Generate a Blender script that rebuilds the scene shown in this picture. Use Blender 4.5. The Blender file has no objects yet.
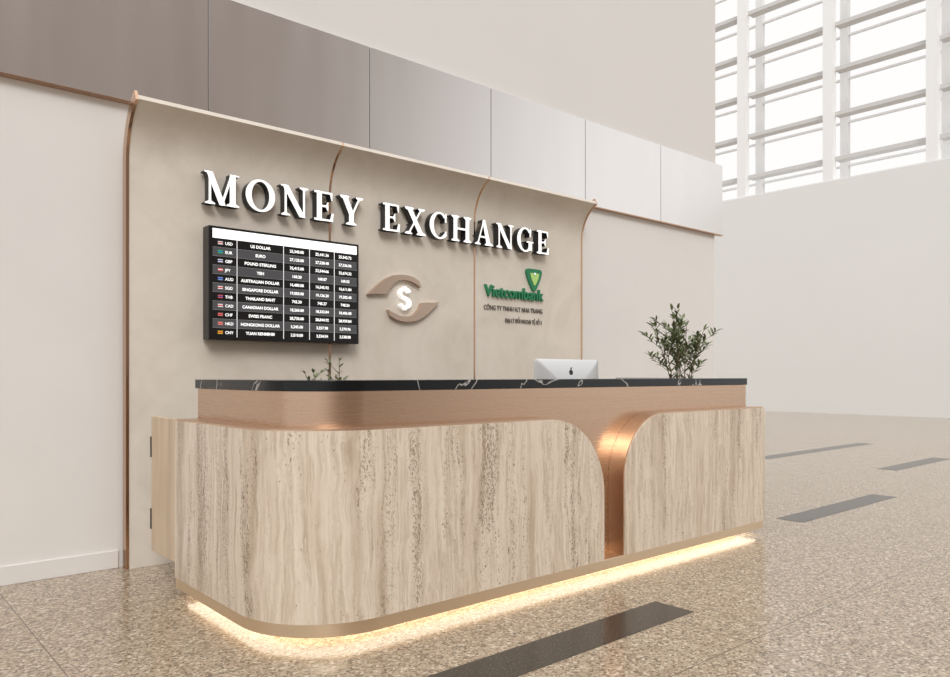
import bpy, bmesh, math, random
from mathutils import Vector, Matrix
random.seed(7)
S = bpy.context.scene
COL = S.collection

# ------------------------------------------------------------------ helpers
def empty(name, loc=(0,0,0)):
    o = bpy.data.objects.new(name, None); COL.objects.link(o); o.empty_display_size=.1
    o.location = loc
    return o

def par(o, p):
    if p is not None:
        o.parent = p
        o.matrix_parent_inverse = Matrix.Translation(p.location).inverted()
    return o

def mesh(name, verts, faces, mats, fm=None, parent=None, smooth=None, bevel=0, fix=True):
    me = bpy.data.meshes.new(name)
    me.from_pydata([tuple(v) for v in verts], [], faces)
    if not isinstance(mats, (list, tuple)): mats=[mats]
    for m in mats: me.materials.append(m)
    if fm:
        for p, i in zip(me.polygons, fm): p.material_index = i
    me.update()
    if fix:
        bm = bmesh.new(); bm.from_mesh(me)
        bmesh.ops.recalc_face_normals(bm, faces=bm.faces)
        bm.to_mesh(me); bm.free()
    if smooth:
        for p in me.polygons: p.use_smooth = True
        me.set_sharp_from_angle(angle=math.radians(smooth))
    o = bpy.data.objects.new(name, me); COL.objects.link(o)
    if bevel:
        b = o.modifiers.new('bevel','BEVEL'); b.width=bevel; b.segments=3; b.limit_method='ANGLE'
        b.angle_limit=math.radians(40)
    return par(o, parent)

def boxdata(x0,x1,y0,y1,z0,z1):
    v=[(x0,y0,z0),(x1,y0,z0),(x1,y1,z0),(x0,y1,z0),(x0,y0,z1),(x1,y0,z1),(x1,y1,z1),(x0,y1,z1)]
    f=[(0,3,2,1),(4,5,6,7),(0,1,5,4),(1,2,6,5),(2,3,7,6),(3,0,4,7)]
    return v,f
def box(name,x0,x1,y0,y1,z0,z1,mat,parent=None,bevel=0):
    v,f=boxdata(x0,x1,y0,y1,z0,z1)
    return mesh(name,v,f,mat,parent=parent,bevel=bevel)
def boxes(name,L,mat,parent=None,bevel=0):
    V=[];F=[]
    for b in L:
        v,f=boxdata(*b); n=len(V); V+=v; F+=[tuple(i+n for i in q) for q in f]
    return mesh(name,V,F,mat,parent=parent,bevel=bevel)

# ------------------------------------------------------------------ materials
def mat(name, col=(.8,.8,.8), rough=.5, metal=0, emit=None, es=0, spec=None, coat=0):
    m=bpy.data.materials.new(name); m.use_nodes=True
    b=m.node_tree.nodes['Principled BSDF']
    b.inputs['Base Color'].default_value=(*col,1)
    b.inputs['Roughness'].default_value=rough
    b.inputs['Metallic'].default_value=metal
    if spec is not None: b.inputs['Specular IOR Level'].default_value=spec
    if coat: b.inputs['Coat Weight'].default_value=coat
    if emit:
        b.inputs['Emission Color'].default_value=(*emit,1); b.inputs['Emission Strength'].default_value=es
    return m
class NT:
    def __init__(s,m): s.t=m.node_tree; s.b=s.t.nodes['Principled BSDF']
    def n(s,ty,**k):
        x=s.t.nodes.new(ty)
        for a,v in k.items(): setattr(x,a,v)
        return x
    def l(s,a,b): s.t.links.new(a,b)
    def coord(s,scale=(1,1,1)):
        t=s.n('ShaderNodeTexCoord'); m=s.n('ShaderNodeMapping'); m.inputs['Scale'].default_value=scale
        s.l(t.outputs['Object'],m.inputs['Vector']); return m.outputs[0]
    def noise(s,vec,scale,detail=4,rough=.55,dist=0):
        x=s.n('ShaderNodeTexNoise'); x.inputs['Scale'].default_value=scale; x.inputs['Detail'].default_value=detail
        x.inputs['Roughness'].default_value=rough; x.inputs['Distortion'].default_value=dist
        s.l(vec,x.inputs['Vector']); return x.outputs['Fac']
    def ramp(s,fac,stops,interp='LINEAR'):
        r=s.n('ShaderNodeValToRGB'); r.color_ramp.interpolation=interp
        e=r.color_ramp.elements
        while len(e)<len(stops): e.new(.5)
        for q,(p,c) in zip(e,stops):
            q.position=p; q.color=(*c,1) if len(c)==3 else c
        s.l(fac,r.inputs['Fac']); return r.outputs['Color']
    def mix(s,fac,a,b,mode='MIX'):
        x=s.n('ShaderNodeMix',data_type='RGBA',blend_type=mode)
        if isinstance(fac,(int,float)): x.inputs[0].default_value=fac
        else: s.l(fac,x.inputs[0])
        for v,i in ((a,6),(b,7)):
            if isinstance(v,tuple): x.inputs[i].default_value=(*v,1)
            else: s.l(v,x.inputs[i])
        return x.outputs[2]
    def bump(s,h,strength=.2,dist=.01):
        x=s.n('ShaderNodeBump'); x.inputs['Strength'].default_value=strength; x.inputs['Distance'].default_value=dist
        s.l(h,x.inputs['Height']); s.l(x.outputs[0],s.b.inputs['Normal'])

def paint(name,col,amp=.02,rough=.6,scale=2.0):
    m=mat(name,col,rough); t=NT(m)
    f=t.noise(t.coord(),scale,3)
    lo=tuple(c*(1-amp) for c in col); hi=tuple(min(1,c*(1+amp)) for c in col)
    t.l(t.ramp(f,[(.3,lo),(.7,hi)]),t.b.inputs['Base Color'])
    return m

M_wall = paint('white_wall_paint',(.72,.70,.68),.015,.65)
M_upper= paint('upper_wall_paint',(.69,.67,.65),.015,.65,1)
M_far  = paint('hall_wall_paint',(.75,.745,.735),.01,.7,.5)
M_white= mat('window_frame_white',(.85,.85,.85),.5)
M_grey = mat('window_louver_grey',(.62,.61,.60),.5)

# plaster of feature panel
M_plaster=mat('beige_plaster',(.5,.46,.4),.65); t=NT(M_plaster)
c=t.coord(); f1=t.noise(c,1.5,7,.6,1.6); f2=t.noise(c,6,5,.6,1.0)
col=t.ramp(f1,[(.3,(.61,.55,.475)),(.5,(.665,.605,.53)),(.7,(.71,.65,.575))])
col=t.mix(t.ramp(f2,[(.40,(0,0,0)),(.72,(.35,.35,.35))]),col,(.75,.695,.625))
t.l(col,t.b.inputs['Base Color']); t.bump(f2,.07,.004)

# travertine
M_trav=mat('travertine_stone',(.5,.4,.3),.36); t=NT(M_trav)
base=t.coord(); wob=t.n('ShaderNodeTexNoise'); wob.inputs['Scale'].default_value=3.2; wob.inputs['Detail'].default_value=5; t.l(base,wob.inputs['Vector'])
vs=t.n('ShaderNodeVectorMath',operation='MULTIPLY_ADD'); t.l(wob.outputs['Color'],vs.inputs[0]); vs.inputs[1].default_value=(.08,.08,.0); t.l(base,vs.inputs[2])
def wmap(sc):
    m=t.n('ShaderNodeMapping'); m.inputs['Scale'].default_value=sc; t.l(vs.outputs[0],m.inputs['Vector']); return m.outputs[0]
f1=t.noise(wmap((7,7,.30)),1.0,10,.66,.15)
col=t.ramp(f1,[(.28,(.37,.275,.20)),(.39,(.48,.38,.285)),(.455,(.61,.505,.40)),(.52,(.71,.615,.505)),(.565,(.54,.44,.34)),(.615,(.67,.575,.465)),(.74,(.79,.715,.615))])
fc=t.noise(wmap((5,5,1.8)),1.0,7,.7,.6)
col=t.mix(t.ramp(fc,[(.42,(0,0,0)),(.66,(.6,.6,.6))]),col,(.71,.62,.515))
f2=t.noise(wmap((45,45,1.6)),1.0,7,.7,.5)
col=t.mix(t.ramp(f2,[(.34,(.65,.65,.65)),(.47,(0,0,0))]),col,(.40,.30,.215))
col=t.mix(t.ramp(f2,[(.55,(0,0,0)),(.70,(.4,.4,.4))]),col,(.83,.77,.68))
f4=t.noise(wmap((10,10,.6)),1.0,6,.7,.2)
g4=t.ramp(f4,[(.44,(0,0,0)),(.64,(1,1,1))])
f3=t.noise(t.coord((120,120,65)),1.0,4,.7,.8)
th=t.n('ShaderNodeMath',operation='MULTIPLY_ADD'); t.l(g4,th.inputs[0]); th.inputs[1].default_value=.20; t.l(f3,th.inputs[2])
pit=t.ramp(th.outputs[0],[(.668,(0,0,0)),(.73,(1,1,1))])
pm=t.mix(1.0,pit,(.8,.8,.8),'MULTIPLY')
col=t.mix(pm,col,(.22,.15,.10))
f5=t.noise(t.coord((38,38,20)),1.0,3,.6,.8)
th2=t.n('ShaderNodeMath',operation='MULTIPLY_ADD'); t.l(g4,th2.inputs[0]); th2.inputs[1].default_value=.12; t.l(f5,th2.inputs[2])
pit2=t.ramp(th2.outputs[0],[(.755,(0,0,0)),(.785,(.85,.85,.85))])
col=t.mix(pit2,col,(.18,.12,.08))
t.l(col,t.b.inputs['Base Color'])
inv=t.n('ShaderNodeInvert'); t.l(pit,inv.inputs['Color']); t.bump(inv.outputs[0],.3,.003)

# brushed bronze
def bronze(name,col,rough=.33):
    m=mat(name,col,rough,1.0); t=NT(m)
    f=t.noise(t.coord((1,1,90)),1,3)
    t.l(t.ramp(f,[(.3,(rough-.03,)*3),(.7,(rough+.03,)*3)]),t.b.inputs['Roughness']); return m
M_bronze=bronze('brushed_bronze',(.59,.415,.30),.27)
M_bronze_e=bronze('bronze_edge',(.64,.46,.335),.34)
M_bronze_d=mat('bronze_trim',(.56,.37,.255),.22,1)
M_gold=bronze('champagne_gold_base',(.86,.71,.53),.33)

# black marble
M_marble=mat('black_marble',(.01,.01,.01),.08,spec=.35); t=NT(M_marble)
c=t.coord(); f=t.noise(c,1.7,4,.5,1.2)
v=t.ramp(f,[(.491,(0,0,0)),(.5,(1,1,1)),(.509,(0,0,0))])
t.l(t.mix(v,(.004,.005,.006),(.45,.43,.41)),t.b.inputs['Base Color'])

# terrazzo floor
M_floor=mat('terrazzo_tile',(.4,.35,.3),.16); t=NT(M_floor)
c=t.coord()
def vor(scale,vec):
    x=t.n('ShaderNodeTexVoronoi'); x.inputs['Scale'].default_value=scale; t.l(vec,x.inputs['Vector']); return x
nz=t.n('ShaderNodeTexNoise'); nz.inputs['Scale'].default_value=60; t.l(c,nz.inputs['Vector'])
mv=t.n('ShaderNodeMix',data_type='RGBA',blend_type='ADD'); mv.inputs[0].default_value=.010
t.l(c,mv.inputs[6]); t.l(nz.outputs['Color'],mv.inputs[7]); cv=mv.outputs[2]
va=vor(88,cv); sp=t.n('ShaderNodeSeparateColor'); t.l(va.outputs['Color'],sp.inputs[0])
col=t.ramp(sp.outputs[0],[(0,(.075,.052,.035)),(.11,(.19,.135,.09)),(.28,(.31,.235,.162)),(.5,(.39,.305,.218)),(.74,(.47,.38,.285)),(.91,(.68,.60,.49))],'CONSTANT')
vb=vor(190,cv); sp2=t.n('ShaderNodeSeparateColor'); t.l(vb.outputs['Color'],sp2.inputs[0])
col2=t.ramp(sp2.outputs[1],[(0,(.14,.10,.065)),(.25,(.32,.245,.17)),(.6,(.42,.335,.245)),(.88,(.62,.54,.43))],'CONSTANT')
col=t.mix(.38,col,col2)
sx=t.n('ShaderNodeSeparateXYZ'); t.l(c,sx.inputs[0])
js=[]
for i,off in ((0,.743),(1,.55)):
    a=t.n('ShaderNodeMath',operation='SUBTRACT'); t.l(sx.outputs[i],a.inputs[0]); a.inputs[1].default_value=off-120.6
    b=t.n('ShaderNodeMath',operation='MODULO'); t.l(a.outputs[0],b.inputs[0]); b.inputs[1].default_value=1.2
    d=t.n('ShaderNodeMath',operation='SUBTRACT'); t.l(b.outputs[0],d.inputs[0]); d.inputs[1].default_value=.6
    e=t.n('ShaderNodeMath',operation='ABSOLUTE'); t.l(d.outputs[0],e.inputs[0])
    g=t.n('ShaderNodeMath',operation='LESS_THAN'); t.l(e.outputs[0],g.inputs[0]); g.inputs[1].default_value=.0025
    js.append(g.outputs[0])
mx=t.n('ShaderNodeMath',operation='MAXIMUM'); t.l(js[0],mx.inputs[0]); t.l(js[1],mx.inputs[1])
col=t.mix(mx.outputs[0],col,(.13,.095,.07))
t.l(col,t.b.inputs['Base Color'])

M_inlay=mat('dark_granite_inlay',(.05,.045,.04),.2); t=NT(M_inlay)
f=t.noise(t.coord(),120,3); t.l(t.ramp(f,[(.45,(.022,.02,.018)),(.6,(.05,.042,.036)),(.7,(.14,.11,.09))]),t.b.inputs['Base Color'])
M_fascia=mat('satin_metal_cladding',(.88,.855,.84),.22,1.0); t=NT(M_fascia)
f=t.noise(t.coord((4,4,.6)),1,3); t.l(t.ramp(f,[(.3,(.20,)*3),(.7,(.25,)*3)]),t.b.inputs['Roughness'])
M_darkgap=mat('dark_joint',(.12,.11,.10),.6)
M_wood=mat('light_oak',(.6,.45,.3),.45); t=NT(M_wood)
f=t.noise(t.coord((14,14,1.2)),1,6,.6,.6); t.l(t.ramp(f,[(.3,(.46,.345,.23)),(.7,(.62,.49,.35))]),t.b.inputs['Base Color'])
M_lettf=mat('letter_face_white',(.9,.9,.9),.4,emit=(1,1,.98),es=.45)
M_letts=mat('letter_return_black',(.02,.02,.022),.4)
M_black=mat('display_black',(.006,.006,.007),.25)
M_rowg=mat('display_row_grey',(.05,.05,.055),.3,emit=(.3,.3,.32),es=.10)
M_scrw=mat('display_white_pixels',(.8,.8,.8),.4,emit=(1,1,1),es=.7)
M_line=mat('display_grid_line',(.3,.3,.3),.4,emit=(1,1,1),es=.1)
M_greige=mat('rose_bronze_logo_metal',(.62,.48,.38),.28,.85)
M_alu=mat('aluminium',(.74,.75,.76),.35,.5)
M_green=mat('bank_green',(.01,.17,.07),.4,emit=(.01,.2,.08),es=.1)
M_lime=mat('bank_lime',(.45,.68,.20),.4)
M_txt=mat('dark_grey_lettering',(.14,.12,.10),.5)
M_led=mat('warm_led',(1,.9,.7),.5,emit=(1,.89,.71),es=2.9)
M_leaf=mat('leaf_green',(.10,.17,.07),.5); t=NT(M_leaf)
f=t.noise(t.coord(),22,2); t.l(t.ramp(f,[(.3,(.055,.08,.03)),(.7,(.22,.26,.12))]),t.b.inputs['Base Color'])
M_stem=mat('plant_stem',(.16,.11,.06),.7)
M_pot=paint('ceramic_pot',(.75,.73,.70),.04,.35)
M_soil=mat('potting_soil',(.05,.035,.025),.9)

# ------------------------------------------------------------------ room shell
box('floor',-8,40,-8,30,-.1,0,M_floor)
WY=5.01; XE=8.22
box('wall_back',-6,XE,WY,WY+.5,0,9.5,M_wall)
box('trim_1',-6,XE,WY-.012,WY,3.757,9.5,M_upper)
boxes('baseboard_back',[(-6,1.40,WY-.015,WY,0,.11),(5.70,XE,WY-.015,WY,0,.11)],M_wall,bevel=.003)
box('wall_right',23.7,24.1,-6,26,0,7.22,M_far)
# metal cladding band
fas=empty('wall_cladding_band',(3,4.97,3.2))
FY=4.965
xs=[8.33-1.275*i for i in range(12)]
for i in range(11):
    box('cladding_panel_%d'%(i+1),xs[i+1]+.003,xs[i]-.003,FY,FY+.02,2.912,3.757,M_fascia,fas,.0015)
box('cladding_backing',xs[11],8.325,FY+.02,WY-.013,2.915,3.755,M_darkgap,fas)
box('cladding_return',XE+.002,8.328,WY-.013,WY+.5,2.915,3.755,M_wall,fas)
box('cladding_lower_lip',xs[11],8.33,FY-.004,WY-.001,2.900,2.911,M_bronze_d,fas)

# windows above the far wall
ys=[7.6-2.92*4+2.92*i for i in range(11)]
zs=[7.95,9.35,10.75,12.15,13.55,14.95]
for i in range(10):
    w=empty('window_%d'%(i+1),(24.2,ys[i]+1.4,7.3))
    y0=ys[i]; y1=ys[i+1]
    boxes('inner_mullion',[(23.72,23.98,y0-.15,y0+.15,7.22,15.5)],M_white,w)
    boxes('outer_mullion',[(24.9,25.1,y0-.12,y0+.12,7.22,15.5)],M_white,w)
    boxes('louvers',[(23.9,24.25,y0+.15,y1-.15,z-.06,z+.06) for z in zs],M_grey,w)
    boxes('outer_transoms',[(24.95,25.05,y0+.12,y1-.12,z-.03,z+.03) for z in zs],M_white,w)
    boxes('sill',[(23.7,25.1,y0,y1,7.221,7.26)],M_white,w)

# floor inlays
for k,(x0,x1,y0,y1) in enumerate([(1.37,3.34,2.15,2.385),(6.03,7.99,2.87,3.10),(10.25,13.85,5.36,5.60),(10.2,12.2,3.66,3.90)]):
    box('floor_inlay_strip',x0,x1,y0,y1,-.02,.0015,M_inlay)

# ------------------------------------------------------------------ feature panel
fp=empty('feature_wall_panel',(3.55,4.96,0))
def prof(off):
    P=[(4.92-off,0),(4.92-off,1.0),(4.92-off,2.0),(4.92-off,2.52)]
    for i in range(1,13):
        a=math.radians(68)*i/12
        k=(1-math.cos(math.radians(68)))
        y=4.92-.195*(1-math.cos(a))/k; z=2.52+.335*math.sin(a)/math.sin(math.radians(68))
        ty=-.195*math.sin(a)/k; tz=.335*math.cos(a)/math.sin(math.radians(68)); L=math.hypot(ty,tz)
        ny,nz=-tz/L,ty/L
        P.append((y+ny*off,z+nz*off))
    return P
def profsolid(name,x0,x1,off,back,m,parent):
    A=prof(off); B=prof(back); n=len(A); V=[];F=[]
    for x in (x0,x1):
        V+=[(x,y,z) for y,z in A]+[(x,min(y,WY-.001),z) for y,z in B]
    m2=2*n
    for i in range(n-1):
        F.append((i,i+1,m2+i+1,m2+i))
        F.append((n+i,m2+n+i,m2+n+i+1,n+i+1))
        F.append((i,n+i,n+i+1,i+1)); F.append((m2+i,m2+i+1,m2+n+i+1,m2+n+i))
    F.append((n-1,2*n-1,m2+2*n-1,m2+n-1)); F.append((0,m2,m2+n,n))
    return mesh(name,V,F,m,parent=parent,smooth=30)
xb=[1.43,2.85,4.27,5.67]
for i in range(3):
    profsolid('plaster_panel_%d'%(i+1),xb[i]+.009,xb[i+1]-.009,0,-.03,M_plaster,fp)
for i,x in enumerate(xb):
    w=.009
    profsolid('bronze_strip_%d'%(i+1),x-w,x+w,.006 if i in(0,3) else .0015,-.060 if i in (0,3) else -.029,M_bronze_d,fp)

# ------------------------------------------------------------------ text helper (built-in font)
def text(name,s,x,z,y,size,m,parent,align='LEFT',depth=.0,bold=0,width=None,sx=1):
    cu=bpy.data.curves.new(name,'FONT'); cu.body=s; cu.size=size; cu.align_x=align; cu.extrude=depth; cu.offset=bold
    cu.resolution_u=3
    o=bpy.data.objects.new(name,cu); COL.objects.link(o)
    bpy.context.view_layer.update()
    me=bpy.data.meshes.new_from_object(o.evaluated_get(bpy.context.evaluated_depsgraph_get()))
    bpy.data.objects.remove(o)
    xs_=[v.co.x for v in me.vertices]
    k=sx
    if width and xs_: k=width/(max(xs_)-min(xs_))
    for v in me.vertices:
        a,b,c_=v.co; v.co=(x+a*k,y-c_,z+b)
    me.materials.clear(); me.materials.append(m)
    me.name=name
    ob=bpy.data.objects.new(name,me); COL.objects.link(ob)
    return par(ob,parent)

# ------------------------------------------------------------------ serif sign letters
t_=.085
def R(x0,y0,x1,y1): return [(x0,y0),(x1,y0),(x1,y1),(x0,y1)]
def D(xb0,xt0,w,y0=0,y1=1): return [(xb0,y0),(xb0+w,y0),(xt0+w,y1),(xt0,y1)]
def SB(a,b,c0,c1):
    return [[(a,0),(b,0),(b,.04),(c1,.10),(c0,.10),(a,.04)]]
def ST(a,b,c0,c1): return [[(a,1),(a,.96),(c0,.90),(c1,.90),(b,.96),(b,1)]]
def ring(cx,rx,rxi,a0,a1,n=40,ry=.52,ryi=.45):
    L=[]
    for i in range(n):
        A=math.radians(a0+(a1-a0)*i/n); B=math.radians(a0+(a1-a0)*(i+1)/n)
        f=lambda r1,r2,a:(cx+r1*math.cos(a),.5+r2*math.sin(a))
        L.append([f(rx,ry,A),f(rx,ry,B),f(rxi,ryi,B),f(rxi,ryi,A)])
    return L
G={}
G['M']=(1.16,[R(.14,0,.22,1),D(.49,.06,.21),D(.52,.86,t_),R(.83,0,1.03,1)]+SB(.02,.35,.14,.22)+SB(.72,1.15,.83,1.03)+[R(.0,.955,.24,1),R(.86,.955,1.15,1)])
G['N']=(1.05,[R(.14,0,.22,1),D(.70,.05,.23),R(.83,0,.91,1)]+SB(.02,.35,.14,.22)+ST(.70,1.04,.83,.91)+[R(.0,.955,.26,1)])
G['E']=(.85,[R(.12,0,.32,1),R(.02,0,.76,.07),R(.02,.93,.74,1),R(.3,.47,.56,.54),[(.64,.95),(.74,.95),(.74,.72),(.70,.72)],[(.64,.05),(.71,.29),(.80,.29),(.76,.0)],[(.48,.54),(.48,.47),(.55,.35),(.58,.35),(.58,.66),(.55,.66)]])
G['Y']=(.98,[D(.37,.07,.23,.38,1),D(.49,.79,t_,.40,1),R(.38,0,.58,.46)]+SB(.25,.70,.38,.58)+ST(.0,.39,.08,.30)+ST(.67,.98,.79,.875))
G['X']=(1.0,[D(.68,.07,.24),D(.12,.76,t_)]+SB(.0,.34,.12,.21)+SB(.56,1.0,.68,.92)+ST(.0,.42,.08,.30)+ST(.63,.96,.76,.84))
G['H']=(1.08,[R(.11,0,.31,1),R(.75,0,.95,1),R(.28,.46,.76,.54)]+SB(.0,.42,.11,.31)+SB(.64,1.06,.75,.95)+ST(.0,.42,.11,.31)+ST(.64,1.06,.75,.95))
G['A']=(1.02,[D(.12,.46,.07),[(.66,0),(.90,0),(.57,1.03),(.46,1.03),(.42,.97)],R(.25,.29,.74,.36)]+SB(.0,.32,.12,.19)+SB(.55,1.02,.66,.90))
G['O']=(1.06,ring(.53,.52,.31,0,360))
G['C']=(.95,ring(.52,.50,.29,42,318)+[[(.79,.64),(.87,.64),(.87,1.0),(.82,1.0),(.78,.86)],[(.86,.14),(.74,.05),(.79,.29),(.88,.31)]])
G['G']=(1.05,ring(.52,.50,.29,42,318)+[[(.79,.64),(.87,.64),(.87,1.0),(.82,1.0),(.78,.86)],R(.72,.06,.92,.42),R(.60,.39,1.03,.45)])
def glyph(ch,x,z,h,y0,y1,parent,idx,xs=1.0):
    w,P=G[ch]; V=[];F=[];fm=[]
    for p in P:
        n=len(p); b=len(V)
        V+=[(x+a*h*xs,y0,z+c_*h) for a,c_ in p]+[(x+a*h*xs,y1,z+c_*h) for a,c_ in p]
        F.append(tuple(b+i for i in range(n))); fm.append(0)
        F.append(tuple(b+n+n-1-i for i in range(n))); fm.append(1)
        for i in range(n):
            F.append((b+i,b+(i+1)%n,b+n+(i+1)%n,b+n+i)); fm.append(1)
    mesh('letter_%s_%d'%(ch,idx),V,F,[M_lettf,M_letts],fm,parent)
    return w*h*xs
sign=empty('money_exchange_sign',(3.5,4.86,2.42))
k=0
for word,xa,xe in (('MONEY',1.880,3.09),('EXCHANGE',3.265,5.13)):
    h=.212; tot=sum(G[c_][0] for c_ in word)*h*.97
    gap=(xe-xa-tot)/(len(word)-1); x=xa
    for ch in word:
        k+=1
        x+=glyph(ch,x,2.318,h,4.84,4.905,sign,k,.97)+gap
boxes('standoff_pins',[(xx-.004,xx+.004,4.90,4.925,2.40,2.408) for xx in (1.93,2.2,2.5,2.75,3.0,3.32,3.55,3.8,4.0,4.25,4.5,4.75,5.0)],M_letts,sign)

# ------------------------------------------------------------------ exchange rate display
tv=empty('exchange_rate_display',(2.45,4.86,1.8))
box('housing',1.895,3.03,4.805,4.905,1.43,2.172,M_black,tv,.006)
box('wall_bracket',2.2,2.7,4.90,4.92,1.6,2.0,M_letts,tv)
X0,X1,Z0,Z1=1.92,3.01,1.45,2.155; yf=4.8035
HH=.062
box('screen_header',X0,X1,yf,4.806,Z1-HH,Z1,M_scrw,tv)
rows=[('USD','US DOLLAR'),('EUR','EURO'),('GBP','POUND STERLING'),('JPY','YEN'),('AUD','AUSTRALIAN DOLLAR'),('SGD','SINGAPORE DOLLAR'),('THB','THAILAND BAHT'),('CAD','CANADIAN DOLLAR'),('CHF','SWISS FRANC'),('HKD','HONGKONG DOLLAR'),('CNY','YUAN RENMINBI')]
rh=(Z1-HH-Z0)/11
gl=[];cols=[2.085,2.42,2.62,2.82]
for i in range(11):
    zt=Z1-HH-rh*i
    if i%2==1: gl.append((X0,X1,yf,4.8055,zt-rh,zt))
boxes('screen_rows',gl,M_rowg,tv)
boxes('screen_column_lines',[(cx-.0015,cx+.0015,yf-.0006,4.8055,Z0,Z1-HH) for cx in cols],M_scrw,tv)
boxes('screen_row_lines',[(X0,X1,yf-.0006,4.8055,Z1-HH-rh*i-.0006,Z1-HH-rh*i+.0006) for i in range(1,11)],M_line,tv)
fl=[((.55,.03,.03),(.8,.8,.8)),((.02,.1,.5),(.02,.45,.15)),((.02,.06,.35),(.75,.75,.75)),((.8,.8,.8),(.6,.02,.03)),((.02,.05,.4),(.2,.3,.6)),((.65,.02,.03),(.8,.8,.8)),((.02,.04,.3),(.6,.1,.1)),((.65,.02,.03),(.8,.8,.8)),((.6,.01,.02),(.6,.2,.2)),((.6,.05,.03),(.7,.3,.3)),((.6,.01,.01),(.7,.5,.05))]
for i,(a,b) in enumerate(rows):
    zc=Z1-HH-rh*(i+.5); zb=zc-.010
    c1,c2=fl[i]
    m1=mat('flag_%d_a'%i,c1,.5,emit=c1,es=.15); m2=mat('flag_%d_b'%i,c2,.5,emit=c2,es=.15)
    box('flag_%d_field'%(i+1),1.955,1.988,yf-.001,4.805,zc-.010,zc+.010,m2,tv)
    box('flag_%d_band'%(i+1),1.955,1.988,yf-.0016,4.805,zc-.003,zc+.004,m1,tv)
    text('code_%d'%(i+1),a,2.003,zb,yf-.001,.027,M_scrw,tv,bold=.0005)
    text('currency_%d'%(i+1),b,2.25,zb,yf-.001,.0275,M_scrw,tv,'CENTER',bold=.0009)
    for j,cx in enumerate((2.52,2.72,2.91)):
        bval=[25340,27120,32415,168.2,16480,19050,742.3,18260,28730,3245,3510][i]*(1+.004*j)
        text('rate_%d_%d'%(i+1,j+1),'{:,.2f}'.format(bval),cx,zb,yf-.001,.0275,M_scrw,tv,'CENTER',bold=.0009)

# ------------------------------------------------------------------ logo: arrows and dollar
lg=empty('currency_exchange_logo',(3.5,4.9,1.81))
def plate(name,pts,cx,cz,y0,y1,m,parent,flip=1):
    n=len(pts)
    V=[(cx+flip*a,y0,cz+flip*b) for a,b in pts]+[(cx+flip*a,y1,cz+flip*b) for a,b in pts]
    bm=bmesh.new(); vs=[bm.verts.new(v) for v in V]
    bm.faces.new(vs[:n]); bm.faces.new(vs[n:][::-1])
    for i in range(n): bm.faces.new((vs[i],vs[(i+1)%n],vs[n+(i+1)%n],vs[n+i]))
    bmesh.ops.recalc_face_normals(bm,faces=bm.faces)
    bmesh.ops.triangulate(bm,faces=[f for f in bm.faces if len(f.verts)>4])
    me=bpy.data.meshes.new(name); bm.to_mesh(me); bm.free(); me.materials.append(m)
    o=bpy.data.objects.new(name,me); COL.objects.link(o); return par(o,parent)
sw=[(-.335,.005),(-.28,.055),(-.225,.10),(-.17,.140),(-.10,.170),(-.02,.182),(.05,.180),(.10,.168),(.15,.142),(.17,.095),(.12,.118),(.06,.138),(0,.142),(-.055,.132),(-.10,.106),(-.135,.066),(-.155,.022),(-.20,.015),(-.27,.013)]
plate('arrow_upper',sw,3.500,1.814,4.882,4.919,M_greige,lg)
plate('arrow_lower',sw,3.520,1.806,4.882,4.919,M_greige,lg,-1)
def ribbon(name,pts,w,cx,cz,y0,y1,m,parent):
    P=[Vector(p) for p in pts]; V=[];F=[];n=len(P)
    for i,p in enumerate(P):
        d=(P[min(i+1,n-1)]-P[max(i-1,0)]).normalized(); nn=Vector((-d.y,d.x))*w/2
        for s in(1,-1):
            for y in (y0,y1): V.append((cx+p.x+s*nn.x,y,cz+p.y+s*nn.y))
    for i in range(n-1):
        a=i*4;b=a+4
        F+=[(a,a+2,b+2,b),(a+1,b+1,b+3,a+3),(a,b,b+1,a+1),(a+2,a+3,b+3,b+2)]
    F+=[(0,1,3,2),(4*n-4,4*n-2,4*n-1,4*n-3)]
    return mesh(name,V,F,m,parent=parent)
SP=[]
for i in range(13):
    a=math.radians(20+ 250*i/12); SP.append((.046*math.cos(a),.038+.036*math.sin(a)))
for i in range(1,13):
    a=math.radians(90-250*i/12); SP.append((.046*math.cos(a),-.038+.036*math.sin(a)))
ribbon('dollar_curve',SP,.024,3.51,1.81,4.875,4.915,M_lettf,lg)
boxes('dollar_bar',[(3.502,3.518,4.876,4.9149,1.715,1.745),(3.502,3.518,4.876,4.9149,1.875,1.905)],M_lettf,lg)

# ------------------------------------------------------------------ bank sign
bk=empty('bank_name_sign',(4.7,4.9,1.9))
text('bank_name','Vietcombank',4.377,1.892,4.905,.145,M_green,bk,depth=.012,bold=.002,width=.735)
text('company_name','CÔNG TY TNHH H.T NHA TRANG',4.372,1.775,4.914,.060,M_txt,bk,depth=.003,bold=0,width=.735)
text('agency_name','ĐẠI LÝ ĐỔI NGOẠI TỆ SỐ 5',4.63,1.672,4.914,.052,M_txt,bk,depth=.003,bold=0,width=.47)
tri=[(-.102,.07),(-.098,.092),(-.078,.104),(.078,.104),(.098,.092),(.102,.07),(.085,.02),(.05,-.045),(.018,-.092),(0,-.102),(-.018,-.092),(-.05,-.045),(-.085,.02)]
plate('emblem_body',tri,4.985,2.075,4.897,4.919,M_green,bk)
plate('emblem_mark',[(-.06,.065),(-.02,.065),(0,.03),(.02,.065),(.06,.065),(.045,.015),(.01,-.045),(-.01,-.045),(-.045,.015)],4.987,2.075,4.892,4.8985,M_lime,bk)
plate('emblem_notch',[(-.014,.068),(.014,.068),(0,.045)],4.987,2.075,4.889,4.8935,M_lettf,bk)

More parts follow.
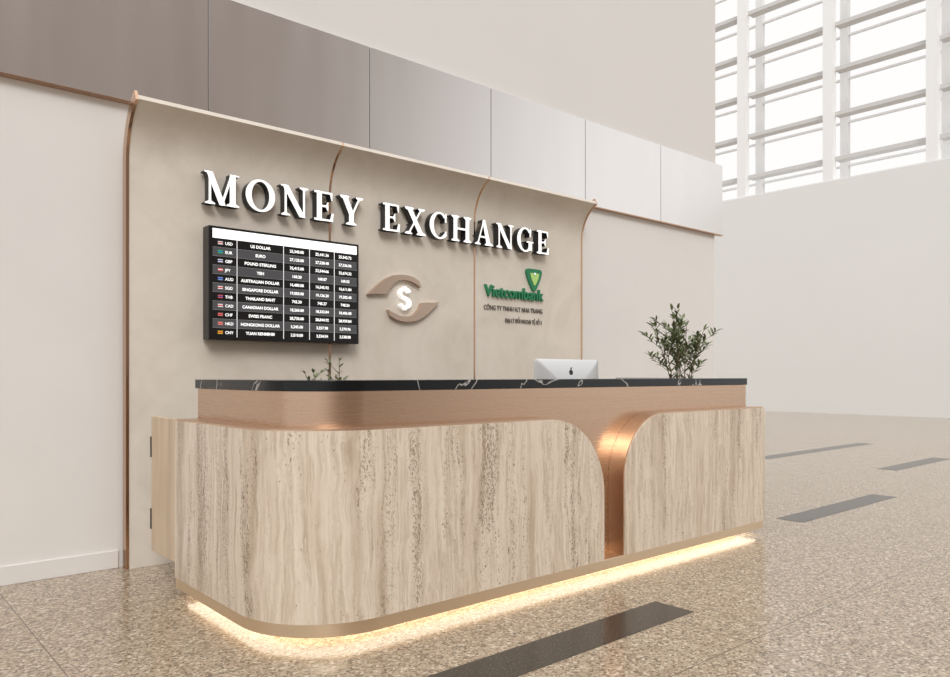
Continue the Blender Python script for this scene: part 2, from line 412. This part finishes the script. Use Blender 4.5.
# ------------------------------------------------------------------ reception counter
ct=empty('reception_counter',(3.4,3.4,0))
XL,YF,XR,YB,RC=1.45,2.85,5.34,4.12,.45
def path(o,yb=YB,kr=.35):
    P=[(XL+o,yb),(XL+o,3.7),(XL+o,YF+RC)]
    for i in range(1,20):
        a=math.pi/2*i/20
        P.append((XL+RC-(RC-o)*math.cos(a),YF+RC-(RC-o)*math.sin(a)))
    P+=[(XL+RC,YF+o),(3.4,YF+o),(XR-o*kr,YF+o),(XR-o*kr,yb)]
    return P
def strip(name,o1,o2,z0,z1,m,yb=YB,bevel=0,kr=.35):
    A=path(o1,yb,kr);B=path(o2,yb,kr);n=len(A);V=[]
    for P,z in((A,z0),(A,z1),(B,z0),(B,z1)): V+=[(x,y,z) for x,y in P]
    F=[]
    for i in range(n-1):
        F+=[(i,i+1,n+i+1,n+i),(n+i,n+i+1,3*n+i+1,3*n+i),(3*n+i,3*n+i+1,2*n+i+1,2*n+i),(2*n+i,2*n+i+1,i+1,i)]
    F+=[(0,n,3*n,2*n),(n-1,2*n-1,4*n-1,3*n-1)]
    return mesh(name,V,F,m,parent=ct,smooth=30,bevel=bevel)
strip('bronze_body',.115,.16,.11,1.125,M_bronze)
strip('marble_top',.110,.45,1.126,1.176,M_marble,yb=4.15,bevel=.003,kr=.24)
strip('base_band',-.004,.30,.052,.111,M_gold,bevel=.003)
strip('plinth',.18,.28,.0,.052,M_gold,yb=4.05)
strip('led_strip',.05,.165,.044,.0515,M_led,yb=4.10)

def panel(name,outer,inner,tops,zb,mats):
    n=len(outer); V=[]
    V+=[(x,y,zb) for x,y in outer]+[(x,y,z) for (x,y),z in zip(outer,tops)]
    V+=[(x,y,zb) for x,y in inner]+[(x,y,z) for (x,y),z in zip(inner,tops)]
    F=[]
    for i in range(n-1):
        F+=[(i,i+1,n+i+1,n+i),(n+i,n+i+1,3*n+i+1,3*n+i),(3*n+i,3*n+i+1,2*n+i+1,2*n+i),(2*n+i,2*n+i+1,i+1,i)]
    F+=[(0,n,3*n,2*n),(n-1,2*n-1,4*n-1,3*n-1)]
    return mesh(name,V,F,mats,parent=ct,smooth=30)
def leftpanel(name,o1,o2,shr,top,r,zb,m):
    xe=3.485-shr
    A=path(o1)[:-3]; B=path(o2)[:-3]; tops=[top]*len(A)
    n=24
    for i in range(n+1):
        a=math.pi/2*i/n; x=xe-r+r*math.sin(a); z=top-r*(1-math.cos(a))
        A.append((x,YF+o1)); B.append((x,YF+o2)); tops.append(z)
    panel(name,A,B,tops,zb,m)
def rightpanel(name,o1,o2,shr,top,r,zb,m):
    xe=3.665+shr; A=[];B=[];tops=[]; n=24
    for i in range(n+1):
        a=math.pi/2*(1-i/n); x=xe+r-r*math.sin(a); z=top-r*(1-math.cos(a))
        A.append((x,YF+o1)); B.append((x,YF+o2)); tops.append(z)
    xr=XR-(.0 if shr==0 else -.001)
    A+=[(4.6,YF+o1),(xr-o1,YF+o1),(xr-o1,YB)]; B+=[(4.6,YF+o2),(xr-o2*.35,YF+o2),(xr-o2*.35,YB)]; tops+=[top]*3
    panel(name,A,B,tops,zb,m)
leftpanel('left_panel_frame',0,.114,0,.963,.46,.111,M_bronze_e)
leftpanel('left_travertine',-.010,.004,.009,.954,.451,.111,M_trav)
rightpanel('right_panel_frame',0,.114,0,.963,.40,.111,M_bronze_e)
rightpanel('right_travertine',-.010,.004,.009,.954,.391,.111,M_trav)
# interior worktop and pedestals
box('staff_worktop',1.65,5.27,3.02,3.80,.72,.75,M_wood,ct,.003)
boxes('staff_pedestals',[(1.70,2.15,3.3,3.78,.053,.72),(4.75,5.2,3.1,3.78,.053,.72)],M_wood,ct)
# side gate with hinges
box('side_gate',1.462,1.50,4.135,4.57,.175,.958,M_wood,ct,.003)
boxes('gate_frame_post',[(1.50,1.56,4.122,4.16,.111,.958)],M_wood,ct)
boxes('gate_hinges',[(1.457,1.485,4.565,4.578,.30,.42),(1.457,1.485,4.565,4.578,.72,.84)],M_black,ct)

# ------------------------------------------------------------------ desktop computer (seen from behind)
pc=empty('desktop_computer',(3.88,3.5,.75))
def rrect(w,h,r,n=6):
    P=[]
    for cx,cz,a0 in((w/2-r,h/2-r,0),(-w/2+r,h/2-r,90),(-w/2+r,-h/2+r,180),(w/2-r,-h/2+r,270)):
        for i in range(n+1):
            a=math.radians(a0+90*i/n); P.append((cx+r*math.cos(a),cz+r*math.sin(a)))
    return P
PX,PZ=3.895,1.078
V=[];F=[]
lay=[(1.0,3.512),(1.0,3.503),(.93,3.492),(.6,3.474),(.25,3.466)]
base_=rrect(.65,.46,.02); n=len(base_)
for s,y in lay: V+=[(PX+a*s,y,PZ+b*s) for a,b in base_]
for l in range(len(lay)-1):
    for i in range(n): F.append((l*n+i,l*n+(i+1)%n,(l+1)*n+(i+1)%n,(l+1)*n+i))
F.append(tuple(range(n))); F.append(tuple((len(lay)-1)*n+i for i in range(n)))
mesh('display_shell',V,F,M_alu,parent=pc,smooth=50)
box('screen_glass',PX-.318,PX+.318,3.512,3.514,.87,1.298,M_black,pc)
V=[];F=[]
pr=[(3.475,1.05),(3.468,1.05),(3.44,.80),(3.43,.768),(3.41,.7575),(3.41,.7515),(3.60,.7515),(3.60,.7575),(3.45,.762),(3.452,.80)]
n=len(pr)
for x in(PX-.09,PX+.09): V+=[(x,y,z) for y,z in pr]
F=[tuple(range(n)),tuple(n+n-1-i for i in range(n))]+[(i,(i+1)%n,n+(i+1)%n,n+i) for i in range(n)]
mesh('stand',V,F,M_alu,parent=pc,bevel=.002)
plate('rear_emblem',[(.018*math.cos(math.radians(a)),.021*math.sin(math.radians(a))) for a in range(0,360,24)],PX,1.215,3.4725,3.479,M_letts,pc)
plate('rear_emblem_leaf',[(0,.024),(.008,.028),(.012,.038),(.003,.034)],PX,1.215,3.4735,3.480,M_letts,pc)

# ------------------------------------------------------------------ plants
def plant(px,py,zb,pr_,ph,nst,hgt,spread,leaf,seed,taper=.8,sub=.85,lo=.25,wk=.145,rise=.04):
    rnd=random.Random(seed)
    root=empty('potted_plant',(px,py,zb))
    V=[];F=[];seg=28
    prof_=[(0,0),(pr_*taper,0),(pr_*.86,.02*ph/.2),(pr_,ph),(pr_*.93,ph),(pr_*.90,ph-.02),(0,ph-.02)]
    n=len(prof_)
    for r,z in prof_:
        for i in range(seg):
            a=2*math.pi*i/seg; V.append((px+max(r,.0005)*math.cos(a),py+max(r,.0005)*math.sin(a),zb+z))
    fm=[]
    for l in range(n-1):
        for i in range(seg):
            F.append((l*seg+i,l*seg+(i+1)%seg,(l+1)*seg+(i+1)%seg,(l+1)*seg+i)); fm.append(1 if l==n-2 else 0)
    mesh('pot',V,F,[M_pot,M_soil],fm,root,smooth=40)
    LV=[];LF=[];SV=[];SF=[]
    def tube(pts,r0,r1):
        b=len(SV); m=len(pts)
        for j,p in enumerate(pts):
            r=r0+(r1-r0)*j/(m-1)
            for q in range(5):
                a=2*math.pi*q/5; SV.append(p+Vector((r*math.cos(a),r*math.sin(a),0)))
        for j in range(m-1):
            for q in range(5): SF.append((b+j*5+q,b+j*5+(q+1)%5,b+(j+1)*5+(q+1)%5,b+(j+1)*5+q))
    def addleaf(p,d,L,W):
        d=d.normalized(); up=Vector((rnd.uniform(-.4,.4),rnd.uniform(-.4,.4),1))
        s=d.cross(up).normalized(); nn=s.cross(d).normalized()
        b=len(LV)
        ks=[(0,.05),(.2,.7),(.45,1),(.72,.72),(1,.03)]
        for u,w in ks:
            c_=p+d*L*u-Vector((0,0,1))*L*.25*u*u
            LV.extend([c_-s*W*w+nn*W*.3*w,c_,c_+s*W*w+nn*W*.3*w])
        for j in range(4):
            for q in range(2): LF.append((b+j*3+q,b+j*3+q+1,b+(j+1)*3+q+1,b+(j+1)*3+q))
    z0=zb+ph-.02
    def branch(p0,d,L,r,depth):
        pts=[p0.copy()]; p=p0.copy(); dd=d.normalized(); m=11 if depth else 7
        for j in range(m):
            dd=(dd+Vector((rnd.uniform(-.07,.07),rnd.uniform(-.07,.07),rise))).normalized()
            p=p+dd*L/m; pts.append(p.copy())
            frac=(j+1)/m
            if frac>lo:
                for q in range(2):
                    a=rnd.uniform(0,2*math.pi)
                    side=Vector((math.cos(a),math.sin(a),.5))
                    addleaf(p,side*.9+dd*.7,leaf*rnd.uniform(.75,1.15),leaf*wk)
            if depth and 4<=j<=8 and rnd.random()<sub:
                a=rnd.uniform(0,2*math.pi)
                branch(p,dd*.8+Vector((math.cos(a),math.sin(a),.1))*.95,L*.30*(1.15-frac*.4),r*.6,0)
        addleaf(p,dd,leaf,leaf*.15)
        tube(pts,r,r*.35)
    for i in range(nst):
        a=2*math.pi*i/nst+rnd.uniform(-.3,.3); k_=rnd.uniform(.35,1)*spread
        d=Vector((math.cos(a)*k_,math.sin(a)*k_,1))
        h_=hgt*(1.0 if i==0 else rnd.uniform(.68,.92))
        if i==0: d=Vector((.04,0,1))
        branch(Vector((px+math.cos(a)*pr_*.25,py+math.sin(a)*pr_*.25,z0)),d,h_,.005,1)
    mesh('stems',SV,SF,M_stem,parent=root,smooth=60)
    mesh('leaves',LV,LF,M_leaf,parent=root,fix=False)
    return root
plant(5.13,3.42,.75,.085,.20,9,.79,.40,.080,5,sub=.9,wk=.115,rise=.015)
plant(2.05,3.50,.75,.075,.16,7,.385,.55,.040,21,sub=.5,lo=.45,wk=.15,rise=.0)

# ------------------------------------------------------------------ light
w=bpy.data.worlds.new('hall_daylight'); S.world=w; w.use_nodes=True
nt=w.node_tree; bg=nt.nodes['Background']
tc=nt.nodes.new('ShaderNodeTexCoord'); sp=nt.nodes.new('ShaderNodeSeparateXYZ'); nt.links.new(tc.outputs['Generated'],sp.inputs[0])
def mr(src,a,b,c_,d):
    x=nt.nodes.new('ShaderNodeMapRange'); x.interpolation_type='SMOOTHSTEP'
    for i,v in zip((1,2,3,4),(a,b,c_,d)): x.inputs[i].default_value=v
    nt.links.new(src,x.inputs[0]); return x.outputs[0]
fx=mr(sp.outputs[0],.42,.78,0,1); fz=mr(sp.outputs[2],.45,.9,0,1)
fn=mr(sp.outputs[0],-.75,-.15,1,0)
def bgmix(fac,a,b):
    mc=nt.nodes.new('ShaderNodeMix'); mc.data_type='RGBA'; nt.links.new(fac,mc.inputs[0])
    for v,i in((a,6),(b,7)):
        if isinstance(v,tuple): mc.inputs[i].default_value=(*v,1)
        else: nt.links.new(v,mc.inputs[i])
    return mc.outputs[2]
c0=bgmix(fn,(.28,.23,.20),(.90,.89,.88))
c1=bgmix(fx,c0,(1.0,.99,.98))
c2=bgmix(fz,c1,(1.6,1.59,1.57))
nt.links.new(c2,bg.inputs[0]); bg.inputs[1].default_value=1.0

sd=bpy.data.lights.new('soft_key','SUN'); sd.energy=1.55; sd.angle=math.radians(24); sd.color=(1,.985,.955)
so=bpy.data.objects.new('sun_light',sd); COL.objects.link(so); so.location=(-4,-6,10)
d=Vector((.42,.75,-.66)); so.rotation_euler=d.to_track_quat('-Z','Y').to_euler()

# ------------------------------------------------------------------ camera
cd=bpy.data.cameras.new('camera'); cam=bpy.data.objects.new('camera',cd); COL.objects.link(cam)
cam.location=(0,0,1.2); cam.rotation_euler=(math.radians(90),0,-math.radians(41.0))
cd.sensor_width=36; cd.lens=753/950*36; cd.shift_y=36.5/950; cd.clip_end=200
S.camera=cam
S.view_settings.view_transform='Standard'
